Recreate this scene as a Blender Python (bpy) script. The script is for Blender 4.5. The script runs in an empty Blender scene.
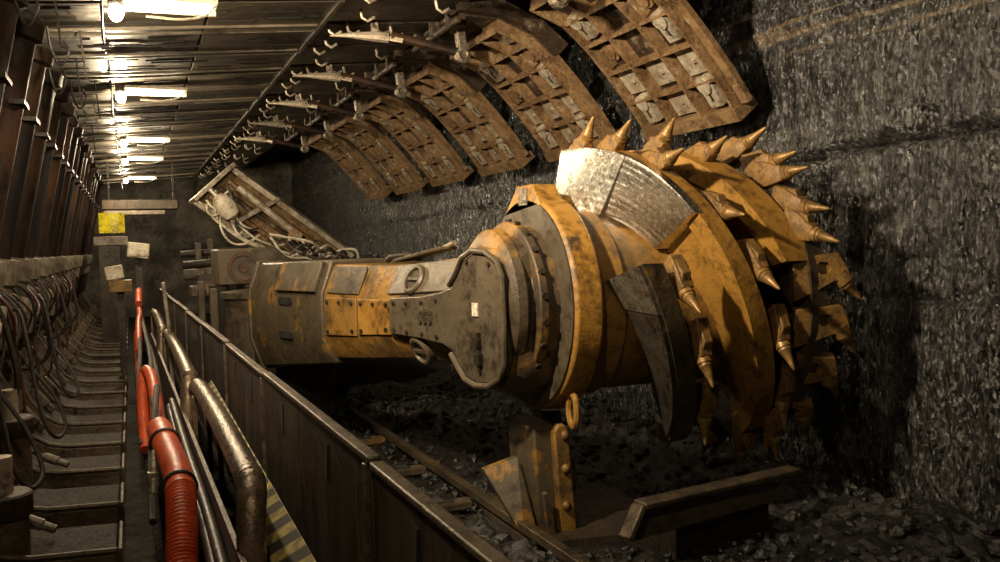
import bpy, math, random
from mathutils import Vector as V, Matrix, noise
C = bpy.context.scene.collection
R = math.radians
random.seed(7)

# ------------------------------------------------------------------ mesh helper
class MB:
    def __init__(s): s.v=[]; s.f=[]; s.m=[]
    def add(s, vs, fs, mi=0):
        o=len(s.v); s.v+= [tuple(p) for p in vs]; s.f+=[tuple(i+o for i in f) for f in fs]; s.m+=[mi]*len(fs); return s
    def box(s, c, size, rot=None, mi=0):
        hx,hy,hz=[a/2 for a in size]; c=V(c)
        p=[V((x,y,z)) for x in(-hx,hx) for y in(-hy,hy) for z in(-hz,hz)]
        if rot is not None: p=[rot@q for q in p]
        return s.add([c+q for q in p],[(0,1,3,2),(4,6,7,5),(0,4,5,1),(2,3,7,6),(0,2,6,4),(1,5,7,3)],mi)
    def bar(s, a, b, w, h, up=(0,0,1), mi=0):
        a=V(a);b=V(b);d=(b-a).normalized();u=V(up);x=d.cross(u)
        if x.length<1e-4: x=d.cross(V((1,0,0)))
        x.normalize();u=x.cross(d)
        p=[q+x*(sx*w/2)+u*(su*h/2) for q in(a,b) for sx,su in((-1,-1),(1,-1),(1,1),(-1,1))]
        return s.add(p,[(3,2,1,0),(4,5,6,7),(0,1,5,4),(1,2,6,5),(2,3,7,6),(3,0,4,7)],mi)
    def prism(s, poly, off, mi=0):
        n=len(poly);off=V(off);a=[V(p) for p in poly];b=[p+off for p in a]
        return s.add(a+b,[tuple(range(n))[::-1],tuple(range(n,2*n))]+[(i,(i+1)%n,n+(i+1)%n,n+i) for i in range(n)],mi)
    def loft(s, rings, caps=True, closed=True, mi=0):
        n=len(rings[0]);vs=[p for r in rings for p in r];fs=[]
        for k in range(len(rings)-1):
            for i in range(n if closed else n-1):
                j=(i+1)%n;fs.append((k*n+i,k*n+j,(k+1)*n+j,(k+1)*n+i))
        if caps and closed: fs.append(tuple(range(n))[::-1]);fs.append(tuple(range((len(rings)-1)*n,len(rings)*n)))
        return s.add(vs,fs,mi)
    def tube(s, path, r, n=10, caps=True, mi=0):
        P=[V(p) for p in path];rad=r if isinstance(r,(list,tuple)) else [r]*len(P)
        t0=(P[1]-P[0]).normalized();u=t0.cross(V((0,0,1)))
        if u.length<.05: u=t0.cross(V((1,0,0)))
        u.normalize();rings=[]
        for i,p in enumerate(P):
            t=(P[min(i+1,len(P)-1)]-P[max(i-1,0)]).normalized()
            u=(u-t*u.dot(t)).normalized();w=t.cross(u)
            rings.append([p+(u*math.cos(2*math.pi*k/n)+w*math.sin(2*math.pi*k/n))*rad[i] for k in range(n)])
        return s.loft(rings,caps,True,mi)
    def lathe(s, o, ax, prof, n=32, caps=True, mi=0):
        o=V(o);ax=V(ax).normalized();u=ax.cross(V((0,0,1)))
        if u.length<.05: u=ax.cross(V((1,0,0)))
        u.normalize();w=ax.cross(u)
        return s.loft([[o+ax*t+(u*math.cos(2*math.pi*k/n)+w*math.sin(2*math.pi*k/n))*r for k in range(n)] for t,r in prof],caps,True,mi)
    def ball(s, c, r, n=12, mi=0, sc=(1,1,1)):
        c=V(c);rings=[]
        for i in range(n//2+1):
            a=math.pi*i/(n//2);a=min(max(a,.05),math.pi-.05)
            rings.append([c+V((sc[0]*r*math.sin(a)*math.cos(2*math.pi*k/n),sc[1]*r*math.sin(a)*math.sin(2*math.pi*k/n),sc[2]*r*math.cos(a))) for k in range(n)])
        return s.loft(rings,True,True,mi)
    def build(s, name, mat, parent=None, loc=None, bevel=0, smooth=35, fix=True):
        me=bpy.data.meshes.new(name);L=V(loc) if loc is not None else V((0,0,0))
        if parent is not None: L=WL.get(parent.name,V((0,0,0)))
        me.from_pydata([tuple(V(p)-L) for p in s.v],[],s.f)
        mats=mat if isinstance(mat,(list,tuple)) else [mat]
        for m in mats: me.materials.append(m)
        me.polygons.foreach_set('material_index',s.m)
        if fix:
            import bmesh
            b=bmesh.new();b.from_mesh(me);bmesh.ops.recalc_face_normals(b,faces=b.faces);b.to_mesh(me);b.free()
        if smooth:
            me.polygons.foreach_set('use_smooth',[True]*len(me.polygons))
            me.set_sharp_from_angle(angle=R(smooth))
        me.update()
        o=bpy.data.objects.new(name,me);C.objects.link(o)
        if parent is not None: o.parent=parent;WL[o.name]=L
        else: o.location=L;WL[o.name]=L
        if bevel:
            bm=o.modifiers.new('bevel','BEVEL');bm.width=bevel;bm.segments=2;bm.limit_method='ANGLE';bm.angle_limit=R(40)
        return o
WL={}
def tag(o,label=None,cat=None,group=None,kind=None):
    if label:o['label']=label
    if cat:o['category']=cat
    if group:o['group']=group
    if kind:o['kind']=kind
    return o
def thing(name,loc,label,cat,group=None):
    o=bpy.data.objects.new(name,None);C.objects.link(o);o.location=loc;o.empty_display_size=.2;WL[o.name]=V(loc)
    return tag(o,label,cat,group)
def copy_tree(o,parent=None):
    c=o.copy();C.objects.link(c)
    if parent is not None:c.parent=parent
    for ch in list(o.children):copy_tree(ch,c)
    return c
def spline(pts,n=8):
    P=[V(p) for p in pts];P=[P[0]*2-P[1]]+P+[P[-1]*2-P[-2]];out=[]
    for i in range(1,len(P)-2):
        for k in range(n):
            t=k/n;a,b,c,d=P[i-1],P[i],P[i+1],P[i+2]
            out.append(.5*((2*b)+(c-a)*t+(2*a-5*b+4*c-d)*t*t+(3*b-a-3*c+d)*t**3))
    out.append(P[-2]);return out

# ------------------------------------------------------------------ materials
def mat(name,base,second=None,third=None,scale=4.,stretch=(1,1,1),rough=.5,metal=0.,bump=.2,bscale=30.,spec=.5,thr=(.42,.6),thr3=(.6,.68),detail=8,emit=0,rvar=.15,grit=.55):
    m=bpy.data.materials.new(name);m.use_nodes=True;nt=m.node_tree;N=nt.nodes;L=nt.links
    b=N['Principled BSDF'];b.inputs['Roughness'].default_value=rough;b.inputs['Metallic'].default_value=metal
    b.inputs['Specular IOR Level'].default_value=spec
    tc=N.new('ShaderNodeTexCoord');mp=N.new('ShaderNodeMapping');mp.inputs['Scale'].default_value=stretch
    L.new(tc.outputs['Object'],mp.inputs['Vector'])
    def nz(sc,det=detail,off=0):
        n=N.new('ShaderNodeTexNoise');n.inputs['Scale'].default_value=sc;n.inputs['Detail'].default_value=det;n.inputs['Roughness'].default_value=.65
        if off:
            a=N.new('ShaderNodeVectorMath');a.inputs[1].default_value=(off,off*.7,-off);L.new(mp.outputs[0],a.inputs[0]);L.new(a.outputs[0],n.inputs['Vector'])
        else:L.new(mp.outputs[0],n.inputs['Vector'])
        return n
    col=None
    def ramp(src,a,bb):
        r=N.new('ShaderNodeMapRange');r.inputs[1].default_value=a;r.inputs[2].default_value=bb;L.new(src,r.inputs[0]);return r.outputs[0]
    c4=lambda c:(c[0],c[1],c[2],1)
    b.inputs['Base Color'].default_value=c4(base)
    if second:
        n1=nz(scale);mx=N.new('ShaderNodeMix');mx.data_type='RGBA';mx.inputs[6].default_value=c4(base);mx.inputs[7].default_value=c4(second)
        L.new(ramp(n1.outputs[0],*thr),mx.inputs[0]);col=mx.outputs[2]
        if third:
            n2=nz(scale*2.3,off=5.3);m2=N.new('ShaderNodeMix');m2.data_type='RGBA';L.new(col,m2.inputs[6]);m2.inputs[7].default_value=c4(third)
            L.new(ramp(n2.outputs[0],*thr3),m2.inputs[0]);col=m2.outputs[2]
        if grit:
            g=nz(scale*7,10,off=9.1);g2=nz(scale*1.1,6,off=3.9);ga=N.new('ShaderNodeMath');ga.operation='ADD';L.new(g.outputs[0],ga.inputs[0]);L.new(g2.outputs[0],ga.inputs[1])
            m3=N.new('ShaderNodeMix');m3.data_type='RGBA';m3.blend_type='MULTIPLY';L.new(col,m3.inputs[6]);m3.inputs[7].default_value=(.22,.19,.17,1)
            gr=N.new('ShaderNodeMapRange');gr.inputs[1].default_value=.98;gr.inputs[2].default_value=1.22;gr.inputs[4].default_value=grit*1.5;L.new(ga.outputs[0],gr.inputs[0]);L.new(gr.outputs[0],m3.inputs[0]);col=m3.outputs[2]
        L.new(col,b.inputs['Base Color'])
        if rvar:
            rr=N.new('ShaderNodeMapRange');rr.inputs[1].default_value=.3;rr.inputs[2].default_value=.7;rr.inputs[3].default_value=max(.05,rough-rvar);rr.inputs[4].default_value=min(1,rough+rvar)
            n3=nz(scale*5,off=2.1);L.new(n3.outputs[0],rr.inputs[0]);L.new(rr.outputs[0],b.inputs['Roughness'])
    if bump:
        n4=nz(bscale,6,off=1.7);bp=N.new('ShaderNodeBump');bp.inputs['Strength'].default_value=bump;bp.inputs['Distance'].default_value=.02
        L.new(n4.outputs[0],bp.inputs['Height']);L.new(bp.outputs[0],b.inputs['Normal'])
    if emit:
        b.inputs['Emission Color'].default_value=c4(base);b.inputs['Emission Strength'].default_value=emit
    return m
YEL=(.36,.185,.032)
M={}
M['coal']=mat('coal',(.020,.0198,.0195),(.045,.044,.043),(.007,.007,.007),scale=7.,stretch=(1,1,.30),rough=.27,bump=1.,bscale=34.,spec=1.,thr=(.35,.65),thr3=(.54,.62),rvar=.12)
M['rock']=mat('rock',(.05,.045,.038),(.13,.115,.093),scale=1.5,rough=.8,bump=.9,bscale=6.)
M['rubble']=mat('rubble',(.006,.0058,.0055),(.017,.016,.014),scale=5,rough=.36,bump=.8,bscale=30,spec=.9)
M['floor']=mat('floor_dirt',(.010,.0085,.007),(.02,.016,.012),scale=3,rough=.85,bump=.8,bscale=14,spec=.1)
M['roof']=mat('roof_steel',(.120,.098,.070),(.065,.052,.036),(.17,.145,.108),scale=2.2,stretch=(.5,1.6,1),rough=.48,metal=.35,bump=.25,bscale=12)
M['slot']=mat('slot_dark',(.008,.007,.006),bump=0,rough=.9)
M['sprag']=mat('sprag_rust_shaded',(.05,.031,.018),(.27,.21,.14),(.028,.017,.010),scale=5,rough=.55,metal=.2,bump=.5,bscale=25,thr=(.52,.64),thr3=(.52,.62))  # rusty skin, base darkened to stand for shade between the ribs
M['rib']=mat('rib_rust',(.30,.19,.095),(.16,.09,.042),(.45,.35,.24),scale=7,rough=.5,metal=.25,bump=.4,bscale=25)
M['pale']=mat('pale_steel',(.56,.50,.40),(.34,.27,.19),scale=6,rough=.45,metal=.35,bump=.3)
M['dark']=mat('dark_steel',(.032,.026,.02),(.055,.043,.03),scale=4,rough=.5,metal=.4,bump=.3)
M['leg']=mat('leg_rust',(.011,.009,.009),(.045,.020,.009),(.008,.008,.009),scale=2.2,stretch=(1,1,.5),rough=.62,metal=0.,bump=.15,spec=.25)
M['collar']=mat('collar_dust',(.22,.185,.14),(.12,.10,.075),scale=7,rough=.6,bump=.3)
M['base']=mat('base_steel',(.085,.064,.042),(.12,.09,.058),(.04,.03,.022),scale=6,rough=.55,metal=.2,bump=.6,bscale=22,spec=.35)
M['dust']=mat('coal_dust',(.022,.0175,.0125),(.042,.033,.023),scale=9,rough=.7,bump=1.,bscale=40,spec=.2)
M['plate']=mat('spill_steel',(.075,.054,.034),(.043,.032,.021),(.105,.08,.052),scale=3,stretch=(1,1,.25),rough=.5,metal=.3,bump=.25)
M['lip']=mat('lip_steel',(.16,.122,.083),(.08,.06,.04),scale=9,rough=.42,metal=.45,bump=.4)
M['pipe']=mat('pipe_steel',(.19,.135,.085),(.115,.083,.052),(.38,.30,.19),scale=9,rough=.34,metal=.45,bump=.35,bscale=28,thr3=(.62,.68))
M['yellow']=mat('yellow_paint',YEL,(.26,.13,.025),(.075,.050,.026),scale=3.2,rough=.48,bump=.3,bscale=20,thr=(.4,.65),thr3=(.57,.68))
M['yellow_dirty']=mat('yellow_grimed',(.26,.135,.027),(.060,.042,.025),(.16,.09,.028),scale=2.4,rough=.5,bump=.35,bscale=18,thr=(.47,.6))
M['arm']=mat('arm_grime',(.078,.058,.035),(.108,.082,.050),(.26,.140,.03),scale=1.7,rough=.46,metal=.15,bump=.2,bscale=16,thr=(.35,.65),thr3=(.57,.62))
M['armtop']=mat('arm_lighter',(.085,.065,.040),(.115,.088,.056),(.26,.145,.03),scale=1.8,rough=.42,metal=.15,bump=.2,thr3=(.57,.63))  # slightly lighter version of the arm colour
M['panel']=mat('panel_grey',(.090,.070,.046),(.12,.094,.063),(.062,.047,.031),scale=3,rough=.42,metal=.25,bump=.12)
M['silver']=mat('worn_silver',(.80,.76,.67),(.66,.61,.52),scale=10,rough=.25,metal=1.,bump=.14,bscale=30,rvar=.07,grit=0)
M['wornedge']=mat('worn_edge',(.28,.24,.185),(.13,.10,.065),scale=8,rough=.4,metal=.7,bump=.4)
M['vanedark']=mat('vane_grime',(.065,.05,.033),(.11,.078,.04),(.20,.115,.03),scale=3,rough=.4,metal=.35,bump=.35)
M['vaneworn']=mat('vane_worn',(.12,.10,.075),(.07,.052,.034),(.20,.17,.13),scale=4,rough=.4,metal=.6,bump=.4)
M['pick']=mat('pick_yellow',(.25,.135,.034),(.15,.082,.026),(.065,.045,.028),scale=12,rough=.5,metal=.1,bump=.3)
M['picktip']=mat('pick_tip',(.32,.185,.06),(.21,.12,.04),scale=20,rough=.42,metal=.3,bump=.2)
M['rubber']=mat('black_rubber',(.017,.015,.014),(.035,.03,.025),scale=9,rough=.45,bump=.2)
M['grey_hose']=mat('grey_hose',(.065,.053,.042),(.038,.032,.026),scale=9,rough=.45,bump=.2)
M['red']=mat('red_hose',(.62,.09,.024),(.48,.065,.018),(.16,.045,.02),scale=7,rough=.42,bump=.15,thr3=(.66,.74),grit=.3)
M['white']=mat('white_plastic',(.68,.62,.50),(.52,.45,.34),scale=6,rough=.5,bump=.1)
M['yellow_sign']=mat('yellow_sheet',(.85,.74,.03),(.55,.46,.03),scale=5,rough=.45,bump=.1)
M['brownred']=mat('brown_red',(.10,.042,.024),(.055,.03,.02),scale=6,rough=.5,metal=.2,bump=.3)
M['bulb']=mat('lamp_glow',(1,.86,.62),bump=0,emit=60)
M['tube']=mat('tube_glow',(1,.88,.66),bump=0,emit=22)
def stripes():
    m=mat('hazard_stripes',(.03,.025,.02),rough=.5,bump=0);nt=m.node_tree;N=nt.nodes;L=nt.links
    tc=N.new('ShaderNodeTexCoord');s=N.new('ShaderNodeSeparateXYZ');L.new(tc.outputs['Object'],s.inputs[0])
    a=N.new('ShaderNodeMath');a.operation='MULTIPLY_ADD';a.inputs[1].default_value=1.;L.new(s.outputs[0],a.inputs[0]);L.new(s.outputs[1],a.inputs[2])
    b=N.new('ShaderNodeMath');b.operation='MULTIPLY';b.inputs[1].default_value=5.0;L.new(a.outputs[0],b.inputs[0])
    f=N.new('ShaderNodeMath');f.operation='FRACT';L.new(b.outputs[0],f.inputs[0])
    g=N.new('ShaderNodeMath');g.operation='GREATER_THAN';g.inputs[1].default_value=.5;L.new(f.outputs[0],g.inputs[0])
    n=N.new('ShaderNodeTexNoise');n.inputs['Scale'].default_value=18;L.new(tc.outputs['Object'],n.inputs['Vector'])
    mr=N.new('ShaderNodeMapRange');mr.inputs[1].default_value=.35;mr.inputs[2].default_value=.6;L.new(n.outputs[0],mr.inputs[0])
    y=N.new('ShaderNodeMix');y.data_type='RGBA';y.inputs[6].default_value=(.20,.16,.05,1);y.inputs[7].default_value=(.45,.37,.10,1);L.new(mr.outputs[0],y.inputs[0])
    x=N.new('ShaderNodeMix');x.data_type='RGBA';x.inputs[6].default_value=(.03,.025,.018,1);L.new(y.outputs[2],x.inputs[7]);L.new(g.outputs[0],x.inputs[0])
    L.new(x.outputs[2],N['Principled BSDF'].inputs['Base Color']);return m
M['stripes']=stripes()

# ------------------------------------------------------------------ the setting
def fbm(x,y,z,o=4): return noise.fractal(V((x,y,z)),1.0,2.0,o)
def coal_wall():
    m=MB();WX=3.98
    ys=[1.6+.035*i for i in range(int(10.4/.035))]
    ys+=[ys[-1]+.12*(i+1) for i in range(int((24.6-ys[-1])/.12))]
    nz=120;z0,z1=-.15,4.3
    for y in ys:
        for k in range(nz+1):
            z=z0+(z1-z0)*k/nz
            g=.5+.5*math.sin((y+.06*fbm(y*.7,z*.9,3))*2*math.pi/.19)
            d=.020*g*(.4+.9*max(0,fbm(y*.8,z*.6,9)+.4))
            d+=.035*fbm(y*1.3,z*1.0,1.5)+.022*fbm(y*8,z*1.6,4.)+.022*fbm(y*17,z*5,7.)
            zc=2.12-.045*(y-3.3)*.35+.05*fbm(y*1.4,0,2)                   # the bedding crack
            d-=.13*math.exp(-((z-zc)/.022)**2)*min(1,max(.25,(7.5-y)/3))
            if z<zc: d-=.012
            if y<6.2 and z>zc: d+=.012
            zc2=1.22+.04*fbm(y*1.1,3,2);d-=.05*math.exp(-((z-zc2)/.02)**2)
            d-=.13*math.exp(-(((y-3.62)/.05)**4+((z-2.2)/.07)**4))*1.   # the square pit
            if z>2.85: d+=.02*math.sin(z*46+3*fbm(y*.5,z,2))*(1 if y<5 else .3)
            m.v.append((WX-d,y,z))
    W=nz+1
    for i in range(len(ys)-1):
        for k in range(nz):
            m.f.append((i*W+k,i*W+k+1,(i+1)*W+k+1,(i+1)*W+k));m.m.append(0)
    o=m.build('wall_right',M['coal'],smooth=80,fix=False);tag(o,kind='structure');return o
coal_wall()
# pale bedding streaks high on the coal: coloured bands that belong to the seam
nt=M['coal'].node_tree;N=nt.nodes;L=nt.links
tc=N.new('ShaderNodeTexCoord');mp=N.new('ShaderNodeMapping');mp.inputs['Scale'].default_value=(1,.25,9);L.new(tc.outputs['Object'],mp.inputs[0])
nn=N.new('ShaderNodeTexNoise');nn.inputs['Scale'].default_value=2.;nn.inputs['Detail'].default_value=5;L.new(mp.outputs[0],nn.inputs['Vector'])
mr=N.new('ShaderNodeMapRange');mr.inputs[1].default_value=.55;mr.inputs[2].default_value=.66;L.new(nn.outputs[0],mr.inputs[0])
sx=N.new('ShaderNodeSeparateXYZ');L.new(tc.outputs['Object'],sx.inputs[0])
mz=N.new('ShaderNodeMapRange');mz.inputs[1].default_value=2.62;mz.inputs[2].default_value=2.78;L.new(sx.outputs[2],mz.inputs[0])
mu=N.new('ShaderNodeMath');mu.operation='MULTIPLY';L.new(mr.outputs[0],mu.inputs[0]);L.new(mz.outputs[0],mu.inputs[1])
bs=N['Principled BSDF']
# glinting facets: coal breaks into small flat faces, each with its own tilt
vo=N.new('ShaderNodeTexVoronoi');vo.inputs['Scale'].default_value=75.;mpv=N.new('ShaderNodeMapping');mpv.inputs['Scale'].default_value=(1,1,.55);L.new(tc.outputs['Object'],mpv.inputs[0]);L.new(mpv.outputs[0],vo.inputs['Vector'])
vs=N.new('ShaderNodeVectorMath');vs.operation='SUBTRACT';vs.inputs[1].default_value=(.5,.5,.5);L.new(vo.outputs['Color'],vs.inputs[0])
vm=N.new('ShaderNodeVectorMath');vm.operation='SCALE';vm.inputs['Scale'].default_value=1.1;L.new(vs.outputs[0],vm.inputs[0])
bpn=bs.inputs['Normal'].links[0].from_socket
va=N.new('ShaderNodeVectorMath');va.operation='ADD';L.new(bpn,va.inputs[0]);L.new(vm.outputs[0],va.inputs[1])
vn=N.new('ShaderNodeVectorMath');vn.operation='NORMALIZE';L.new(va.outputs[0],vn.inputs[0]);L.new(vn.outputs[0],bs.inputs['Normal'])
src=bs.inputs['Base Color'].links[0].from_socket
mx=N.new('ShaderNodeMix');mx.data_type='RGBA';L.new(src,mx.inputs[6]);mx.inputs[7].default_value=(.15,.115,.075,1);L.new(mu.outputs[0],mx.inputs[0]);L.new(mx.outputs[2],bs.inputs['Base Color'])

def slab(name,c,size,m): return tag(MB().box(c,size).build(name,m,smooth=0),kind='structure')
slab('floor',(1.2,11.2,-.2),(6.4,27.2,.4),M['floor'])
slab('ceiling',(1.2,11.2,4.15),(6.4,27.2,.2),M['rock'])
def rough_wall(name,f,nu,nv):
    m=MB()
    for i in range(nu+1):
        for k in range(nv+1): m.v.append(f(i/nu,k/nv))
    W=nv+1
    for i in range(nu):
        for k in range(nv): m.f.append((i*W+k,i*W+k+1,(i+1)*W+k+1,(i+1)*W+k));m.m.append(0)
    return tag(m.build(name,M['rock'],smooth=80,fix=False),kind='structure')
rough_wall('wall_left',lambda u,v:(-1.95+.12*fbm(u*20,v*3,5),-2.+26.6*u,4.2*v-.1),120,30)
rough_wall('wall_end',lambda u,v:(-2+6*u,23.9+.35*fbm(u*5,v*4,8),4.2*v-.1),50,40)

# ------------------------------------------------------------------ roof supports
PITCH=1.75
ORD=['first','second','third','fourth','fifth','sixth','seventh','eighth','ninth','tenth','eleventh','twelfth','thirteenth','fourteenth']
RS=.085                                    # canopy rises towards the coal
def rz(x): return 3.19+RS*x
def canopy_mb():
    m=MB();W=PITCH-.05
    rot=Matrix.Rotation(-math.atan(RS),3,'Y')
    def plate(x0,x1,y0,y1,z=0,t=.10,mi=0):
        xc=(x0+x1)/2;m.box((xc,(y0+y1)/2,rz(xc)+z+t/2),(x1-x0,y1-y0,t),rot,mi)
    h=W/2
    for (y0,y1,dz) in ((-h,-.06,0),(.06,h,.0)):
        plate(-1.45,-.12,y0,y1,.0);plate(-.10,.56,y0,y1,.012);plate(.58,1.42,y0,y1,0.);plate(1.44,2.45,y0,y1,.03)
    m.box((.5,0,rz(.5)+.16),(3.9,W,.08),rot)                       # top skin behind the central groove
    for y in(-h+.03,h-.03,-.09,.09): m.bar((-1.4,y,rz(-1.4)-.008),(1.4,y,rz(1.4)-.008),.035,.02)
    m.bar((1.43,-h,rz(1.43)-.006),(1.43,h,rz(1.43)-.006),.03,.03)
    random.seed(3)
    for i in range(34):
        x=random.uniform(-.9,1.35);y=random.choice((-1,1))*random.uniform(.15,h-.1);l=random.uniform(.06,.3)
        m.box((x,y,rz(x)-.001),(l,.022,.012),rot,1)
    return m
def sprag_profile():                        # XZ profile of the face sprag's inner side
    return [(2.38,3.28),(2.72,3.27),(2.98,3.17),(3.16,3.02),(3.34,2.83),(3.52,2.62),(3.66,2.43)]
def make_support():
    root=thing('roof_support',(0,0,0),'','roof support','powered roof supports along the tunnel')
    canopy_mb().build('canopy',[M['roof'],M['slot']],root,smooth=0)
    # hooks welded under the dark front of the canopy
    random.seed(11)
    for i in range(9):
        x=random.uniform(1.5,2.35);y=random.uniform(-.8,.8);z=rz(x)+.03
        h=MB();a=random.uniform(-.5,.5)
        h.tube([(x,y,z),(x+.01,y,z-.06),(x+.05,y+.02*a,z-.085),(x+.10,y+.05*a,z-.055)],.012,6)
        h.build('hook',M['pale'],root)
    # legs: lower tube, dusty collar, rod with a clip bracket
    for y in(-.42,.42):
        a=V((-1.22,y,.22));b=V((-.62,y*.95,3.12));d=(b-a).normalized();Ln=(b-a).length
        lg=MB().lathe(a,d,[(0,.16),(1.3,.16),(1.3,.13),(Ln-.12,.13),(Ln-.1,.17),(Ln,.17)],20).build('leg',M['leg'],root)
        MB().lathe(a,d,[(1.02,.18),(1.20,.18),(1.22,.20),(1.36,.20),(1.40,.19),(1.40,.13)],20).build('collar',M['collar'],lg)
        br=MB();p=a+d*(Ln-.55);br.box(p+V((.10,0,0)),(.09,.30,.03))
        br.build('bracket',M['dark'],lg)
    # gob side shield plate behind the legs
    MB().prism([(-1.62,-.83,.25),(-1.30,-.83,3.05),(-1.24,-.83,3.05),(-1.56,-.83,.25)],(0,1.66,0)).build('rear_shield',M['leg'],root,bevel=.01)
    # pontoon base: two curved toe runners with hollow noses
    for yc in(-.43,.43):
        P=[(-1.3,.86),(-.98,.78),(-.88,.58),(-.79,.40),(-.70,.27),(-.60,.205),(-.48,.18),(-.12,.165)]
        w=.54;m=MB();sec=[]
        for x,z in P:
            sec.append([V((x,yc-w/2,z)),V((x,yc+w/2,z)),V((x,yc+w/2,max(z-.35,0.005))),V((x,yc-w/2,max(z-.35,0.005)))])
        m.loft(sec)
        for q in range(len(m.f)):
            if q%4==0 and q<4*(len(P)-1): m.m[q]=1
        po=m.build('pontoon',[M['base'],M['dust']],root,bevel=.008)
        e=MB()
        for s in(-1,):
            y=yc+s*(w/2-.01)
            e.tube([(x+.005,y,z+.015) for x,z in P]+[(-.105,y-s*.01,.15),(-.10,y-s*.02,.04)],.015,6)
        e.tube([(-.10,yc-w/2+.03,.17),(-.10,yc+w/2-.03,.17)],.012,6)
        e.build('rim',M['base'],po)
        r=MB();r.box((-.75,yc+.1,.385),(.16,.10,.06),Matrix.Rotation(R(52),3,'Y'));r.box((-.68,yc+.1,.30),(.07,.06,.05),Matrix.Rotation(R(45),3,'Y'))
        r.build('lug',M['lip'],po,bevel=.008)
    return root
def make_sprag(root):
    P=sprag_profile();w=1.12;y0=-.49;m=MB()
    fr=[];
    for i,(x,z) in enumerate(P):
        a=V(P[max(i-1,0)]);b=V(P[min(i+1,len(P)-1)]);t=(b-a).normalized();n=V((-t[1],t[0]))   # outward (towards coal / up)
        fr.append((V((x,z)),n))
    def pt(i,y,d): p,n=fr[i];return V((p[0]+n[0]*d,y,p[1]+n[1]*d))
    skin=MB().loft([[pt(i,y0,.075),pt(i,y0+w,.075),pt(i,y0+w,.11),pt(i,y0,.11)] for i in range(len(P))]).build('face_sprag',M['sprag'],root,smooth=25)
    # long ribs
    for k,yy in enumerate((0,.33,.68,1.0)):
        wd=.024
        r=MB().loft([[pt(i,y0+yy*w*.97,-.02),pt(i,y0+yy*w*.97+wd,-.02),pt(i,y0+yy*w*.97+wd,.085),pt(i,y0+yy*w*.97,.085)] for i in range(1,len(P))])
        r.build('long_rib',M['rib'],skin,smooth=25)
    for i in (1,2,3,4,5):
        r=MB();r.loft([[pt(i,y0+a*w,-.012),pt(i,y0+a*w,.085),pt(i,y0+a*w,.085)+V((.012,0,-.014)),pt(i,y0+a*w,-.012)+V((.012,0,-.014))] for a in(.02,.98)])
        r.build('cross_rib',M['rib'],skin,smooth=25)
    tip=MB();tip.loft([[pt(6,y0-.01,-.03),pt(6,y0+w+.01,-.03),pt(6,y0+w+.01,.15),pt(6,y0-.01,.15)],
                       [pt(6,y0-.01,-.03)+V((.05,0,-.07)),pt(6,y0+w+.01,-.03)+V((.05,0,-.07)),pt(6,y0+w+.01,.15)+V((.05,0,-.06)),pt(6,y0-.01,.15)+V((.05,0,-.06))]])
    tip.build('tip_bar',M['rib'],skin)
    wing=MB();wing.loft([[pt(i,y0-.09,.04),pt(i,y0-.015,.04),pt(i,y0-.015,.08),pt(i,y0-.09,.08)] for i in(3,4,5,6)]);wing.build('side_wing',M['rib'],skin,smooth=25)
    w2=MB();w2.loft([[pt(i,y0-.10,.09),pt(i,y0-.01,.09),pt(i,y0-.01,.20),pt(i,y0-.10,.20)] for i in(0,1,2,3)]);w2.build('side_wing',M['sprag'],skin,smooth=25)
    # lugs with slots, patches and a round hole in the cells
    cells=[(5,.16,1),(5,.85,1),(3,.14,1),(2,.86,1),(4,.5,0),(4,.84,0),(5,.5,0),(3,.84,2),(4,.16,0),(1,.17,0),(2,.17,2)]
    for (i,a,kd) in cells:
        pa=pt(i,y0+a*w,.04);pb=pt(i+1,y0+a*w,.04);c=pa.lerp(pb,.5);t=(pb-pa).normalized();n=V((-t[2],0,t[0]));q=Matrix((t,V((0,1,0)),n)).transposed()
        b=MB()
        if kd==1:
            b.box(c,(.17,.13,.07),q);b.box(c-n*.037,(.08,.022,.004),q,1);b.lathe(c-t*.085,n,[(-.05,.065),(.05,.065)],12)
            b.build('lug',[M['pale'],M['slot']],skin,bevel=.006,smooth=30)
        elif kd==0:
            b.box(c+n*.022,(.20,.28,.03),q);b.box(c-n*.0,(.03,.03,.02),q);b.build('patch_plate',M['pale'],skin,bevel=.004)
        else:
            b.lathe(c+n*.04,-n,[(0,.075),(.04,.075),(.04,.05),(.055,.05)],14);b.box(c+t*.03+V((0,.09,0)),(.16,.03,.06),q);b.build('pin_boss',M['rib'],skin)
    h=pt(2,y0+.5*w,.071).lerp(pt(3,y0+.5*w,.071),.5);n=(pt(2,0,1)-pt(2,0,0)).normalized()
    MB().lathe(h,-n,[(0,.115),(.006,.115)],20).build('hole',M['slot'],skin)
    # hinge knuckles and bearing eye
    k=MB();
    for y in(-.45,-.05,.38): k.box((2.40,y,3.34),(.16,.06,.12))
    k.lathe((2.36,-.62,3.29),(0,1,0),[(0,.028),(1.12,.028)],14);k.build('hinge',M['sprag'],skin,bevel=.01)
    e=MB();e.lathe((2.52,-.28,3.10),(0,-1,0),[(-.06,.065),(0,.065),(0,.05),(.012,.048),(.012,.03),(0,.028),(0,.01)],20);e.bar((2.52,-.25,3.13),(2.50,-.25,3.30),.08,.07);e.build('bearing_eye',M['wornedge'],skin,bevel=.006)
    c=MB();c.tube([(1.98,-.12,3.25),(2.5,-.25,3.12)],.035,10);c.build('sprag_cylinder',M['leg'],root)
    s=MB();s.tube([(1.52,.03,3.255),(1.66,-.01,3.26),(1.84,-.07,3.25),(1.96,-.10,3.24)],[.004,.020,.040,.044],8)
    s.bar((1.93,-.09,3.24),(2.05,-.19,3.20),.02,.035);s.bar((1.93,-.09,3.24),(2.06,-.03,3.24),.02,.035);s.box((1.85,-.07,3.30),(.04,.04,.10))
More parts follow.
